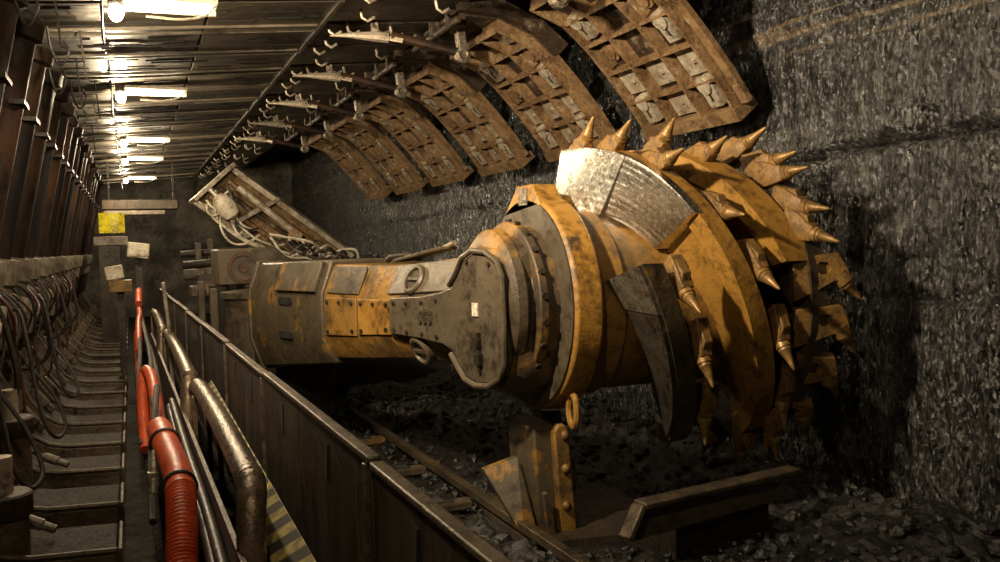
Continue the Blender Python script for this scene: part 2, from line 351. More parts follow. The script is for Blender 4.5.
    s.build('clevis_arrow',M['pale'],root)
sup_a=make_support()
sup=copy_tree(sup_a);make_sprag(sup)
Y0=5.32
sup_a.location=(0,Y0-PITCH,0);sup_a['label']='nearest roof support, its ribbed face plate not in view, by the left edge'
descr=[ 'its wide rusty ribbed face plate largest, above the cutting drum','its ribbed face plate hanging above the silver worn drum vane','its ribbed face plate left of that above the silver vane']
for k in range(10):
    o=sup if k==0 else copy_tree(sup if k<6 else sup_a)
    o.location=(0,Y0+PITCH*k,0)
    o['label']=('rusty steel roof support, '+descr[k]) if k<3 else ('rusty steel roof support, %s in the row counted from the largest ribbed face plate'%ORD[k] if k<6 else 'dark roof support without ribbed plate, %s beyond the last ribbed one'%ORD[k-6])

# ------------------------------------------------------------------ roof lamps
lampY=[-.9,3.05,6.07,9.35,13.3,16.0,20.2]
lproto=thing('roof_lamp',(0,0,0),'','lamp','tube lamps under the roof')
m=MB();m.box((.30,0,3.165),(.56,.16,.03));m.box((.30,.085,3.14),(.56,.02,.06));m.build('housing',M['white'],lproto,bevel=.005)
MB().tube([(.06,0,3.125),(.54,0,3.125)],.022,10).build('tube',M['tube'],lproto)
m=MB();m.lathe((-.02,0,3.2),(0,0,-1),[(0,.05),(.07,.05),(.08,.04)],14);m.build('lamp_socket',M['dark'],lproto)
MB().box((-.10,0,3.05),(.012,.30,.30)).build('added_light_baffle',M['slot'],lproto)  # opaque plate added to keep lamp light off the left side
MB().ball((-.02,0,3.075),.045,14,sc=(1,1,1.25)).build('bulb',M['bulb'],lproto)
MB().tube(spline([(.56,0,3.15),(.50,-.05,3.08),(.36,-.08,3.04),(.15,-.06,3.05)],6),.008,6).build('cable',M['white'],lproto)
names=['tube lamp and bulb under the roof just above the camera','tube lamp and bulb overhead near the camera','tube lamp with glowing bulb at the top edge, nearest in view','second tube lamp from the front with round glowing bulb','third tube lamp from the front, under the middle of the roof','fourth tube lamp from the front, smaller and lower','farthest tube lamp, faint above the yellow sheet']
for i,y in enumerate(lampY):
    if i<2: continue
    o=lproto if i==2 else copy_tree(lproto)
    o.location=(0,y,0);o['label']=names[i]
for i,y in enumerate(lampY):
    if i<2: continue
    ld=bpy.data.lights.new('lamp_or_fill_light','POINT');ld.energy=[0,0,125,130,170,130,130][i];ld.color=(1,.80,.52);ld.shadow_soft_size=.05
    lo=bpy.data.objects.new('lamp_or_fill_light',ld);C.objects.link(lo);lo.location=(-.02,y,2.98)
# inferred roof lamp out of view, shaped as a directed light sparing the left
def key_light(p,to,e,size):
    ld=bpy.data.lights.new('unseen_key_light','AREA');ld.energy=e;ld.size=size;ld.spread=R(132);ld.color=(1,.81,.55)
    lo=bpy.data.objects.new('unseen_key_light',ld);C.objects.link(lo);lo.location=p
    lo.rotation_euler=(V(to)-V(p)).to_track_quat('-Z','Y').to_euler()
key_light((-.1,3.3,3.02),(3.0,5.7,2.85),165,.16)
ld=bpy.data.lights.new('lamp_or_fill_light','POINT');ld.energy=80;ld.color=(1,.80,.52);ld.shadow_soft_size=.06  # fill light added out of view, with no fixture, for the near hoses
lo=bpy.data.objects.new('lamp_or_fill_light',ld);C.objects.link(lo);lo.location=(-.02,1.2,2.98)

rnd=random.Random(21)
for i,y in enumerate((5.6,6.9,7.8,8.9,10.3,12.0)):
    x=-.52+rnd.uniform(-.05,.12);zr=rz(x);t=thing('hanging_cable',(x,y,zr),'thin cable loop hanging from the roof left of the lamps, %s from the front'%ORD[i],'cable','cables hanging from the roof')
    l=rnd.uniform(.18,.34)
    MB().tube(spline([(x,y,zr),(x+.02,y+.02,zr-l*.6),(x+.07,y,zr-l),(x+.13,y-.03,zr-l*.7),(x+.10,y,zr-l*.35)],6),.009,6).build('loop',M['rubber'],t)
    MB().tube(spline([(x+.2,y+.1,rz(x+.2)),(x+.21,y+.1,zr-l*.5),(x+.23,y+.08,zr-l*1.3)],6),.007,6).build('strand',M['grey_hose'],t)

# ------------------------------------------------------------------ conveyor spill plates
def px(y): return .67-.0145*(y-1.7)
segs=[(1.0,2.62),(2.64,4.74),(4.76,6.45),(6.47,8.3),(8.32,10.2),(10.22,12.2),(12.22,14.2),(14.22,16.5)]
for i,(a,b) in enumerate(segs):
    xa,xb=px(a),px(b)
    t=thing('conveyor_spill_plate',(xa,a,0),'upright brown steel conveyor side plate, %s in the row from the bottom edge'%ORD[i],'side plate','conveyor spill plates in a row')
    p=MB();zt=.94+(.01 if i%2 else 0)
    for k in range(1):
        p.prism([(xa-.012,a,.02),(xb-.012,b,.02),(xb-.012,b,zt),(xa-.012,a,zt)],(.024,0,0))
    p.build('side_plate',M['plate'],t,bevel=.004)
    MB().bar((xa,a,zt+.004),(xb,b,zt+.004),.045,.022).build('top_lip',M['lip'],t,bevel=.006)
    MB().bar((xa-.02,a+.03,.02),(xa-.02,a+.03,zt-.01),.018,.03,up=(0,1,0)).build('joint_strip',M['lip'],t,bevel=.003)
    if i<5:
        f=.35
        for f in(.3,.75):
            y=a+(b-a)*f;x=px(y)-.013
            MB().box((x,y,zt-.13),(.006,.05,.14),Matrix.Rotation(.15,3,'X')).build('slot',M['slot'],t)

# ------------------------------------------------------------------ hand pipes
elb=[2.0,3.45,6.65,10.8]
lab=['thick bent steel guard pipe at the bottom edge, only its rounded bend in view','thick bent steel guard pipe nearest the red corrugated hose','second bent steel guard pipe, beside the top of the yellow and black stripes','third and farthest bent steel guard pipe along the side plates']
for i,y in enumerate(elb):
    x=.395-.012*(y-3.4);L_=[1.0,2.9,3.9,3.6][i]
    t=thing('guard_pipe',(x,y,0),lab[i],'pipe','bent guard pipes beside the conveyor')
    zt=.70
    if i==0:
        pts=[(x+.02,y-.25,.12),(x+.02,y-.20,.42),(x+.02,y-.10,.58),(x+.01,y+.08,.60),(x,y+.22,.55),(x-.02,y+.30,.42),(x-.02,y+.32,.07)]
    else:
        pts=[(x-.03,y-.12,.06),(x-.03,y-.10,.35),(x-.02,y-.05,.60),(x,y+.05,zt-.01),(x,y+.25,zt+.01),(x,y+L_*.5,zt+.02),(x-.01,y+L_-.15,zt),(x-.02,y+L_,zt-.05)]
    MB().tube(spline(pts,6),.054,16).build('pipe',M['pipe'],t)
    b=MB().box((x-.02,y-.1 if i else y+.3,.045),(.16,.16,.04));b.build('foot',M['dark'],t,bevel=.006)
    if i: 
        b=MB().box((x-.05,y+L_-.25,.34),(.03,.08,.64));b.build('post',M['pipe'],t,bevel=.006)
        w=MB();
        for q in (.1,.16): w.lathe((x,y+q,zt+.005),(0,1,0),[(0,.058),(.015,.058)],16)
        w.build('weld_ring',M['pipe'],t)

# striped cover between pipe and plates
t=thing('striped_cover',(.5,2.3,0),'black and yellow striped cover strip between bent pipe and side plates','cover')
s=MB();s.prism([(.46,2.3,.37),(.57,2.3,.47),(.57,2.3,.45),(.46,2.3,.35)],(-.03,4.9,.13));s.build('striped_plate',M['stripes'],t,bevel=.004)
for y in(2.4,3.6,4.8,6.0,6.8): MB().box((.51-.0065*(y-2.3),y,.19+.0125*(y-2.3)),(.03,.05,.38+.025*(y-2.3))).build('bracket',M['dark'],t)

# trough liner under pipes: dark cable tray with cables
t=thing('cable_tray',(.3,1.5,0),'dark rusty upright plate behind the red corrugated hose, under the guard pipes','tray')
s=MB();s.prism([(.335,1.5,.02),(.335-.12,13,.02),(.335-.12,13,.50),(.335,1.5,.50)],(.02,0,0));s.build('side_plate',M['brownred'],t)
s=MB();s.prism([(.33,1.5,.02),(.33-.12,13,.02),(.10-.12,13,.02),(.10,1.5,.02)],(0,0,.02));s.build('tray_floor',M['floor'],t)
for y in(2.9,3.5,4.6,5.6): MB().lathe((.328-.0104*(y-1.5),y,.36),(-1,0,0),[(0,.02),(.03,.02),(.03,.012),(.06,.012)],8).build('bolt',M['pale'],t)

# hoses
def hose(name,pts,r,m,label,cat,group=None,n=12,parent=None,sub=7):
    o=MB().tube(spline(pts,sub),r,n).build(name,m,parent)
    return tag(o,label,cat,group) if parent is None else o
t=thing('corrugated_hose',(.2,4.0,0),'large orange red corrugated hose in front, standing up beside the bent pipe','hose')
pth2=[];rr2=[]
Pd=spline([(.15,3.7,.075),(.148,3.85,.16),(.152,4.0,.28),(.163,4.15,.40),(.172,4.38,.49)],60)
for i,p in enumerate(Pd): pth2.append(p);rr2.append(.064+.006*math.sin(i*2*math.pi/6))
MB().tube(pth2,rr2,18).build('corrugated_part',M['red'],t,smooth=60)
MB().tube(spline([(.172,4.36,.487),(.168,4.6,.525),(.145,4.95,.555),(.125,5.35,.57),(.118,5.7,.545)],8),.070,18).build('smooth_sleeve',M['red'],t)
MB().tube(spline([(.170+.076*math.cos(a),4.42,.498+.076*math.sin(a)) for a in [k*math.pi/6 for k in range(13)]],2),.009,6).build('cable_tie',M['rubber'],t)
MB().tube(spline([(.133+.076*math.cos(a),5.15,.565+.076*math.sin(a)) for a in [k*math.pi/6 for k in range(13)]],2),.010,6).build('cable_tie',M['rubber'],t)
hose('red_hose',[(.115,5.72,.54),(.12,6.2,.50),(.13,6.9,.52),(.115,7.5,.62),(.075,7.75,.64),(.05,7.6,.5),(.045,7.4,.30),(.05,7.2,.12)],.045,M['red'],'orange red hose looping down behind the large corrugated hose','hose')
hose('red_hose',[(.045,10.2,.55),(.05,10.6,.70),(.06,11.2,.80),(.08,11.9,.82),(.08,12.6,.85)],.035,M['red'],'thin orange red hose farther along the guard pipes','hose')
hose('red_hose',[(.03,10.,.35),(.035,10.5,.48),(.03,11.2,.58),(.04,11.9,.62)],.03,M['red'],'lowest of the distant orange red hoses beside the walkway','hose')
hose('red_hose',[(.08,13.0,.90),(.09,13.8,1.0),(.10,14.6,1.02)],.045,M['red'],'farthest orange red hose, near the white boxes','hose')
cb=[[(.30,2.5,.05),(.295,3.0,.22),(.285,3.6,.36),(.275,4.4,.42),(.26,5.5,.44),(.24,7,.5)],
    [(.265,2.55,.05),(.265,3.0,.16),(.262,3.6,.30),(.255,4.3,.38),(.24,5.4,.36),(.22,7,.46)],
    [(.285,2.4,.03),(.285,2.9,.12),(.28,3.5,.22),(.265,4.2,.27),(.25,5.2,.28),(.2,7,.3)]]
cl=['black cable nearest the bent pipe, in the bundle beside the red hose','black cable in the middle of the bundle beside the red hose','lowest black cable of the bundle beside the red hose']
for p,l in zip(cb,cl): hose('cable',p,.024,M['grey_hose'],l,'cable','black cables beside the red hose')
cb=[[(.16,5.4,.35),(.12,6.2,.52),(.11,7.2,.55),(.13,8.6,.66),(.12,10,.72),(.10,12,.8)],[(.19,5.2,.20),(.16,6.,.40),(.17,7.0,.44),(.17,8.4,.56),(.15,10,.62)],
    [(.05,4.6,.30),(.06,5.2,.44),(.10,5.8,.62),(.13,6.4,.70)],[(.02,7.2,.16),(.015,7.8,.42),(.03,8.5,.55),(.05,9.4,.6),(.06,11,.7)]]
cl=['thin grey hose rising past the loop of red hose','thin grey hose under the second guard pipe','short thin hose crossing the smooth red sleeve','thin grey hose at the right edge of the walkway, before the distant red hoses']
for p,l in zip(cb,cl): hose('thin_hose',p,.02,M['grey_hose'],l,'hose','thin hoses under the guard pipes',n=8)
t=thing('hose_fitting',(.09,4.9,.3),'bright steel hose fitting hanging left of the smooth red sleeve','fitting')
MB().tube([(.075,5.0,.56),(.07,4.95,.50),(.065,4.9,.42),(.06,4.88,.36)],[.016,.02,.026,.022],10).build('body',M['pale'],t)
MB().lathe((.066,4.92,.44),(0,0,1),[(0,.034),(.03,.034)],6).build('nut',M['pale'],t)

# ------------------------------------------------------------------ valve banks with hose loops, left
def make_valve(seed):
    rnd=random.Random(seed)
    t=thing('valve_bank',(-.95,0,0),'','valve bank','valve banks with hoses along the left side')
    b=MB();b.box((-.97,0,1.16),(.14,.66,.18));b.box((-.97,0,1.02),(.10,.5,.10));b.build('valve_block',M['base'],t,bevel=.01)
    for y in(-.25,.25): MB().bar((-1.0,y,.3),(-1.0,y,1.05),.05,.05,up=(0,1,0)).build('stand',M['dark'],t)
    for i in range(6):
        y=-.27+.108*i;z=1.25+rnd.uniform(-.02,.02)
        f=MB();f.lathe((-.93,y,z-.02),(.5,0,.8),[(0,.026),(.06,.026),(.06,.020),(.11,.020),(.13,.012)],8);f.build('fitting',M['collar'] if i%2 else M['lip'],t)
    for i in range(5):
        y=-.27+.13*i+rnd.uniform(-.04,.04);e=rnd.uniform(.06,.20);lg=i==seed%5;dd=rnd.uniform(.45,.70) if lg else rnd.uniform(.10,.28);dy=rnd.uniform(-.35,.35)
        pts=[(-.90,y,1.28),(-.90+e*.5,y+dy*.1,1.32),(-.89+e,y+dy*.3,1.20),(-.88+e+(.06 if lg else 0),y+dy*.6,1.22-dd),(-.92+e*.7,y+dy,1.06-dd),(-1.0,y+dy*1.1,1.10-dd)]
        MB().tube(spline(pts,6),rnd.choice((.010,.013,.018)),8).build('hose',M['rubber'] if i%4 else M['brownred'],t)
    for i in range(6):
        y=rnd.uniform(-.35,.35);x=-.83+rnd.uniform(0,.06)
        f=MB();f.lathe((x,y,.92+rnd.uniform(0,.2)),(.15,.1,1),[(0,.016),(.02,.028),(.12,.028),(.14,.016)],10);f.build('sleeve',M['collar'],t)
    return t
protos=[make_valve(1),make_valve(5),make_valve(9)]
vy=[3.75+PITCH*.5*k for k in range(14)]
for i,y in enumerate(vy):
    o=protos[i] if i<3 else copy_tree(protos[i%3])
    o.location=(-.95-.006*i,y,.03*(i%2));o['label']='valve bank with hanging black hoses, %s from the left edge along the walkway'%ORD[i]

for y,dx,l in((5.35,.0,'black hose looping down onto the walkway steps, nearest the short jacks'),(6.75,.03,'black hose looping onto the walkway steps behind the short jacks'),(8.6,.02,'black hose looping onto the walkway steps halfway along')):
    hose('looped_hose',[(-.84,y+.25,1.16),(-.76+dx,y+.22,1.22),(-.70+dx,y+.12,1.0),(-.66+dx,y+.05,.72),(-.60+dx,y-.05,.46),(-.53+dx,y-.02,.36),(-.49+dx,y+.12,.42),(-.56+dx,y+.2,.62),(-.70,y+.25,.86)],.013,M['rubber'],l,'hose','black hoses looping onto the walkway',n=8)
for y,x,l in((5.0,-.47,'small steel hose coupling lying on the nearest walkway step'),(6.5,-.50,'small steel hose coupling lying on a walkway step beside the loops of hose')):
    t=thing('hose_coupling',(x,y,.2),l,'coupling')
    MB().lathe((x-.08,y+.03,.285),(.8,-.25,-.35),[(0,.018),(.02,.03),(.10,.03),(.11,.022),(.17,.022)],10).build('coupling_body',M['collar'],t)
    MB().tube(spline([(x-.08,y+.03,.285),(x-.2,y+.08,.36),(x-.30,y+.1,.55),(x-.36,y+.12,.8)],6),.014,8).build('hose_tail',M['rubber'],t)
# near left jacks
for (x,y,zt,l) in((-.60,4.75,.50,'short fat steel jack with collar at the lower left corner'),(-.72,6.2,.62,'second short steel jack with collar, behind the lower left one')):
    t=thing('base_jack',(x,y,0),l,'jack')
    MB().lathe((x,y,0),(0,0,1),[(0,.11),(zt-.1,.11)],24).build('tube',M['base'],t)
    MB().lathe((x,y,zt-.12),(0,0,1),[(0,.125),(.01,.13),(.10,.13),(.11,.12)],24).build('collar',M['plate'],t)
    MB().lathe((x,y,zt-.02),(0,0,1),[(0,.05),(.18,.05)],16).build('rod',M['pale'],t)

# ------------------------------------------------------------------ the shearer
sh=thing('coal_shearer',(1.6,8.2,0),'big yellow longwall coal shearer with grimy cutting arm and toothed drum','mining machine')
A0=V((.92,7.5,0));AX=V((.24,-.971,0)).normalized();AN=V((.971,.24,0)).normalized()
def ap(s,w,z): return A0+AX*s+AN*w+V((0,0,z))
def sec(s,top,ue,le,bot,w0=0.,wc=.22,D=.86,sk=0):
    return [ap(s,w0,ue),ap(s+sk,w0+wc,top),ap(s+sk,D-wc,top),ap(s,D-w0,ue),ap(s,D-w0,le),ap(s-sk*0,D-wc,bot),ap(s,w0+wc,bot),ap(s,w0,le)]
arm=MB()
arm.loft([sec(-.16,1.44,1.22,.88,.66,.03,.08),sec(-.13,1.48,1.245,.875,.62,0,.09),sec(1.25,1.51,1.275,.965,.775,0,.09)]);arm=arm.build('ranging_arm',[M['arm']],sh,bevel=.015)
b=MB();b.loft([sec(1.25,1.475,1.265,.965,.81,.02,.09,.84),sec(1.78,1.475,1.272,1.0,.855,.02,.09,.84),sec(2.28,1.475,1.285,1.05,.90,.02,.10,.84),sec(2.62,1.505,1.305,1.055,.91,.02,.11,.86),sec(2.92,1.53,1.335,1.04,.90,.02,.12,.86)])
b.build('arm_tube',M['yellow_dirty'],arm,bevel=.01)
# hinge details
b=MB()
b.loft([sec(-.19,1.44,1.225,.885,.65,.02,.08),sec(-.12,1.495,1.255,.865,.605,-.015,.09),sec(-.08,1.495,1.255,.865,.605,-.015,.09)]);b.build('end_rim',M['armtop'],arm,bevel=.008)
def facet(s0,s1,za,zb,wa,wb,zu0,zu1,off,m,name,th=.02,bev=.006):
    # panel lying on the upper chamfer between (w=wa,z=za) and (w=wb,z=zb), given at both ends
    (za0,zb0),(za1,zb1)=za,zb
    p=[ap(s0,wa,za0),ap(s1,wa,za1),ap(s1,wb,zb1),ap(s0,wb,zb0)]
    n=(p[1]-p[0]).cross(p[3]-p[0]).normalized()
    if n.dot(AN)>0: n=-n
    c=sum(p,V())/4;q=[c+(x-c)*.94 for x in p]
    return MB().prism([x+n*off for x in q],n*th).build(name,m,arm,bevel=bev)
facet(.45,1.2,(1.26,1.487),(1.27,1.50),0,.085,0,0,.0,M['arm'],'access_cover',.03)
facet(1.3,1.80,(1.27,1.465),(1.275,1.465),.02,.10,0,0,0,M['armtop'],'access_cover',.012)
facet(2.15,2.88,(1.285,1.475),(1.33,1.52),.02,.12,0,0,0,M['armtop'],'access_cover',.012)
# slots in hinge front
for z in(1.20,.945):
    c=ap(.62,-.004,z);q=Matrix((AX,AN,V((0,0,1)))).transposed();s=MB();s.box(c,(.20,.012,.055),q);
    for e in(-.1,.1): s.lathe(c+AX*e,AN,[(-.006,.0275),(.006,.0275)],12)
    s.build('slot',M['slot'],arm)
q=Matrix((AX,AN,V((0,0,1)))).transposed()
# front cover strips with bolts
def front(s0,s1,z00,z01,z10,z11,w,m,name,th=.015):
    b=MB().prism([ap(s0,w,z00),ap(s1,w,z10),ap(s1,w,z11),ap(s0,w,z01)],-AN*th).build(name,m,arm,bevel=.005)
    for ss,zz in((s0+.05,z01-.03),(s1-.05,z11-.03),(s0+.05,z00+.03),(s1-.05,z10+.03),((s0+s1)/2,(z01+z11)/2-.03)):
        MB().lathe(ap(ss,w-th,zz),-AN,[(0,.014),(.012,.014)],6).build('bolt',M['dark'],b,smooth=0)
front(1.29,1.76,.985,1.25,1.01,1.255,.02,M['yellow_dirty'],'front_cover')
front(1.79,2.22,1.02,1.255,1.05,1.265,.02,M['yellow'],'front_cover')
# head: waisted front casing and gear case
b=MB();Z=[(2.24,1.28,1.06),(2.6,1.30,1.055),(2.84,1.335,1.04),(2.93,1.36,1.01),(3.0,1.43,.94),(3.06,1.51,.885),(3.16,1.55,.86),(3.28,1.54,.87),(3.38,1.49,.92),(3.42,1.42,1.0)]
poly=[ap(s,0,u) for s,u,l in Z]+[ap(s,0,l) for s,u,l in reversed(Z)]
head=b.prism([p-AN*.012 for p in poly],AN*.05).build('head_cover',M['panel'],arm,bevel=.008)
b=MB()
def hs(s,u,l,w0,wc,D): return sec(s,u+.06,u,l,l-.06,w0,wc,D)
b.loft([hs(2.86,1.37,1.0,.05,.12,.8),hs(2.98,1.47,.92,.035,.10,.85),hs(3.08,1.55,.86,.03,.10,.9),hs(3.30,1.56,.85,.03,.10,.9),hs(3.42,1.50,.92,.05,.12,.9),hs(3.46,1.42,1.0,.12,.12,.85)])
b.build('gear_case',M['yellow_dirty'],arm,bevel=.02)
# rim bead round the head cover
b=MB();rim=[ap(s,-.02,u+.012) for s,u,l in Z[3:]]+[ap(3.43,-.02,1.2)]+[ap(s,-.02,l-.012) for s,u,l in reversed(Z[3:])];b.tube(rim,.016,8);b.build('rim',M['armtop'],head)
# badge, latch, white tag
s=MB()
for dx in(-.055,0,.055):
    for dz in(-.026,.026): s.lathe(ap(2.66+dx,-.012,1.19+dz),-AN,[(0,.022),(.012,.02)],10)
s.box(ap(2.66,-.015,1.19),(.17,.012,.02),q);s.build('badge',M['wornedge'],head)
MB().box(ap(3.17,-.016,1.25),(.05,.01,.07),q).build('tag_plate',M['white'],head)
s=MB();s.bar(ap(3.20,-.02,1.13),ap(3.20,-.02,.92),.02,.02,up=AN);s.box(ap(3.19,-.025,1.08),(.05,.03,.05),q);s.box(ap(3.2,-.025,.99),(.05,.03,.06),q);s.build('latch',M['dark'],head)
for ss,zz in((2.3,1.25),(2.45,1.255),(2.62,1.27),(2.78,1.285),(2.3,1.09),(2.45,1.085),(2.62,1.085),(2.78,1.08),(3.1,1.5),(3.3,1.49)):
    MB().lathe(ap(ss,-.012,zz),-AN,[(0,.013),(.012,.013)],6).build('bolt',M['dark'],head,smooth=0)
def ringvent(s,z,w,tilt):
    n=(-AN*math.cos(tilt)+V((0,0,1))*math.sin(tilt)).normalized();c=ap(s,w,z)
    m=MB();m.lathe(c-n*.03,n,[(0,.095),(.045,.095),(.055,.085),(.055,.07),(.035,.065),(.035,.0)],22);m.bar(c+n*.012-AX*.06,c+n*.012+AX*.06,.02,.02,up=n);m.build('ring_cap',M['armtop'],arm)
ringvent(2.45,1.39,.055,.45);ringvent(2.5,.975,.055,-.45)
t=thing('loose_bracket',tuple(ap(1.9,.4,1.475)),'flat steel bracket with a rod lying on top of the cutting arm','bracket')
b=MB();b.bar(ap(1.65,.42,1.492),ap(2.35,.36,1.575),.13,.02);b.build('plate',M['panel'],t,bevel=.004)
b=MB();b.tube([ap(1.5,.40,1.495),ap(1.62,.36,1.52),ap(1.75,.40,1.53),ap(1.86,.45,1.505)],.02,8);b.build('handle',M['dark'],t)
MB().tube([ap(2.3,.36,1.575),ap(2.42,.36,1.605)],.016,8).build('rod',M['pale'],t)
# head barrel, collars, big flange ring (axis across the tunnel)
DY,DZ=4.53,1.26
def lx(m,x0,prof,n=40): return m.lathe((0,DY,DZ),(1,0,0),[(x,r) for x,r in prof],n)
b=lx(MB(),0,[(1.74,.30),(1.755,.37),(1.79,.41),(1.84,.42),(1.86,.385),(1.885,.385),(1.89,.45),(1.94,.45),(1.96,.42),(2.14,.44),(2.34,.44)]);b.build('gear_head',M['yellow_dirty'],sh,bevel=.008)
for k in range(22):
    a=2*math.pi*k/22
    MB().lathe((1.915,DY-.435*math.sin(a)*1.0,DZ+.435*math.cos(a)),(0,-math.sin(a),math.cos(a)),[(0,.018),(.03,.018)],6).build('bolt',M['dark'],sh,smooth=0)
b=lx(MB(),0,[(2.02,.40),(2.02,.565),(2.035,.583),(2.165,.59),(2.18,.57),(2.18,.40)],56);ring=b.build('flange_ring',M['yellow'],sh,bevel=.006)
b=lx(MB(),0,[(2.01,.43),(2.01,.565),(2.021,.565),(2.021,.43)],56);b.build('ring_face',M['panel'],ring)
# ear on top of the ring
b=MB();b.prism([(2.01,DY+.30,DZ+.48),(2.01,DY+.09,DZ+.65),(2.01,DY-.10,DZ+.65),(2.01,DY-.20,DZ+.53)],(.15,0,0));b.build('lifting_ear',M['yellow'],ring,bevel=.01)
b=MB();b.prism([(2.003,DY+.06,DZ+.54),(2.003,DY+.06,DZ+.63),(2.003,DY-.05,DZ+.63),(2.003,DY-.05,DZ+.54)],(.01,0,0));b.build('ear_plate',M['wornedge'],ring)
# lifting eye under the ring
b=MB();c=V((2.09,DY-.38,DZ-.54));b.tube([c+V((0,.05*math.cos(a)*.9,.085*math.sin(a))) for a in [k*math.pi/8 for k in range(17)]],.018,8);b.build('lifting_eye',M['yellow'],ring)

# ---- drum
drum=lx(MB(),0,[(2.20,.46),(2.22,.50),(2.34,.52),(2.36,.50),(3.20,.50),(3.3,.56)],56).build('cutting_drum',M['yellow_dirty'],sh)
RV=.85
def dp(x,phi,r): a=R(phi);return V((x,DY-r*math.sin(a),DZ+r*math.cos(a)))
def vane(x0,p0,p1,slope,mface,name='vane',ri=.47,taper0=0,tk=.055):
    rings=[];n=max(8,int((p1-p0)/3))
    for i in range(n+1):
        p=p0+(p1-p0)*i/n;x=x0+slope*(p-p0);ro=RV-(taper0*max(0,(p-(p1-35))/35)**2)
        th=tk
        rings.append([dp(x-th,p,ri),dp(x-.035,p,ro-.13),dp(x-th-.005,p,ro-.11),dp(x-th,p,ro),dp(x+th,p,ro),dp(x+th,p,ro-.11),dp(x+.03,p,ro-.13),dp(x+.02,p,ri)])
    return MB().loft(rings).build(name,mface,drum,smooth=40,bevel=0)
SL=.0053
XA=2.404;XL=1.916;XB=2.79
vA=vane(XA-5*SL,-5,165,SL,M['yellow']);vL=vane(XL+75*SL,75,178,SL,M['vanedark'],ri=.50,taper0=.03);vB=vane(XB-25*SL,-25,76,SL,M['yellow'],tk=.09)
def worn(p0,p1,nm,cone=0.,gd=.0015,X0=XA,mm=None,par=None,fold=0.,r0=.50,r1=RV+.004):
    rings=[];n=26;nr=20
    g=MB()
    for i in range(n+1):
        p=p0+(p1-p0)*i/n;x=X0+SL*p-.062+fold*(p1-p)/(p1-p0)
        row=[]
        for k in range(nr*2+1):
            r=r0+(r1-r0)*k/(nr*2);row.append(dp(x-.022+cone*(r-r1)+(gd if k%4==0 else 0)+.0012*fbm(p*.2,r*20,1),p,r))
        row.append(dp(x+.03,p,r1));row.append(dp(x+.03,p,r0));rings.append(row)
    g.loft(rings);g.build(nm,mm or M['silver'],par or vA,smooth=60)
worn(-6,24,'worn_plate',.25,.0008);worn(24.3,57,'worn_plate',.17,.0022,r0=.52);worn(-15,-6.2,'worn_plate',fold=.10,r0=.53)
worn(75.5,92,'worn_plate',X0=XL,mm=M['wornedge'],par=vL,r0=.50,r1=RV-.01);worn(92.5,150,'worn_plate',X0=XL,mm=M['vaneworn'],par=vL,r0=.55,r1=RV-.01)
ed=lx(MB(),0,[(3.24,.52),(3.24,.86),(3.34,.86),(3.36,.80),(3.36,.0)],64).build('end_ring',M['vanedark'],drum)
# picks: holder + sleeve + conical tip
def pick(x,phi,lean=28,skew=0,r0=RV-.03,big=False,sc=.88):
    p=dp(x,phi,r0);a=R(phi);rad=V((0,-math.sin(a),math.cos(a)));tan=V((0,-math.cos(a),-math.sin(a)))
    d=(rad*math.cos(R(lean))+tan*math.sin(R(lean))+V((1,0,0))*skew).normalized();xx=V((1,0,0));xx=(xx-d*xx.dot(d)).normalized();t=d.cross(xx)
    if t.dot(tan)<0: t=-t
    def q(u,v,w): return p+d*(u*sc)+t*(v*sc)+xx*(w*sc)
    m=MB()
    if big:
        for w in(-.055,.035):
            f=lambda *uv:[q(u,v,w) for u,v in uv]
            m.prism(f((-.06,-.17),(.13,-.15),(.15,-.10),(-.06,-.11)),xx*.03*sc)
            m.prism(f((.13,-.15),(.20,-.03),(.16,.05),(.10,-.06)),xx*.03*sc)
            m.prism(f((-.06,.06),(.16,.05),(.13,-.0),(-.06,.0)),xx*.03*sc)
            m.prism(f((-.06,-.11),(-.06,.02),(.03,.0),(.03,-.11)),xx*.03*sc)
        m.prism([q(-.06,-.16,-.045),q(.12,-.14,-.045),q(.12,-.12,-.045),q(-.06,-.12,-.045)],xx*.09*sc)
        m.prism([q(-.06,.0,-.045),q(.15,.0,-.045),q(.15,.05,-.045),q(-.06,.05,-.045)],xx*.09*sc)
        m.prism([q(.10,-.11,-.02),q(.15,-.10,-.02),q(.17,.0,-.02),q(.10,0.,-.02)],xx*.05*sc)
    else:
        ringsec=lambda u,h,w,c:[q(u,-h+c,-w*.75),q(u,-h+c,w*.75),q(u,c,w),q(u,h+c,w*.7),q(u,h+c,-w*.7),q(u,c,-w)]
        m.loft([ringsec(-.07,.085,.055,-.03),ringsec(.02,.08,.06,-.02),ringsec(.09,.06,.055,-.005),ringsec(.14,.045,.045,0)])
        m.prism([q(-.05,-.11,-.03),q(.08,-.10,-.03),q(.11,-.05,-.03),q(-.05,-.05,-.03)],xx*.06*sc)
    m.build('pick_holder',M['pick'],drum,bevel=.007*sc)
    m=MB();o=q(.13,0 if not big else .02,0)
    m.lathe(o,d,[(0,.045*sc),(.035*sc,.046*sc),(.04*sc,.039*sc),(.055*sc,.039*sc),(.06*sc,.034*sc),(.145*sc,.014*sc),(.165*sc,.012*sc),(.18*sc,.004*sc)],14)
    m.build('pick',M['picktip'],drum)
for phi in(2,17,38,60,83,108,134,156): pick(XA+SL*phi+(.0 if phi<50 else .10),phi-9,46,r0=RV-(.03 if phi<50 else .09))
for phi in(88,111,138): pick(XL+SL*phi+.10,phi-9,48,r0=RV-.09)
for phi in(10,30): pick(min(3.2,XB+SL*phi),phi-8,44)
for phi in(24,40,47,62,72,150,170,190,210,230,250,270,290): pick(3.24,phi-9,44,skew=.2,r0=.83)
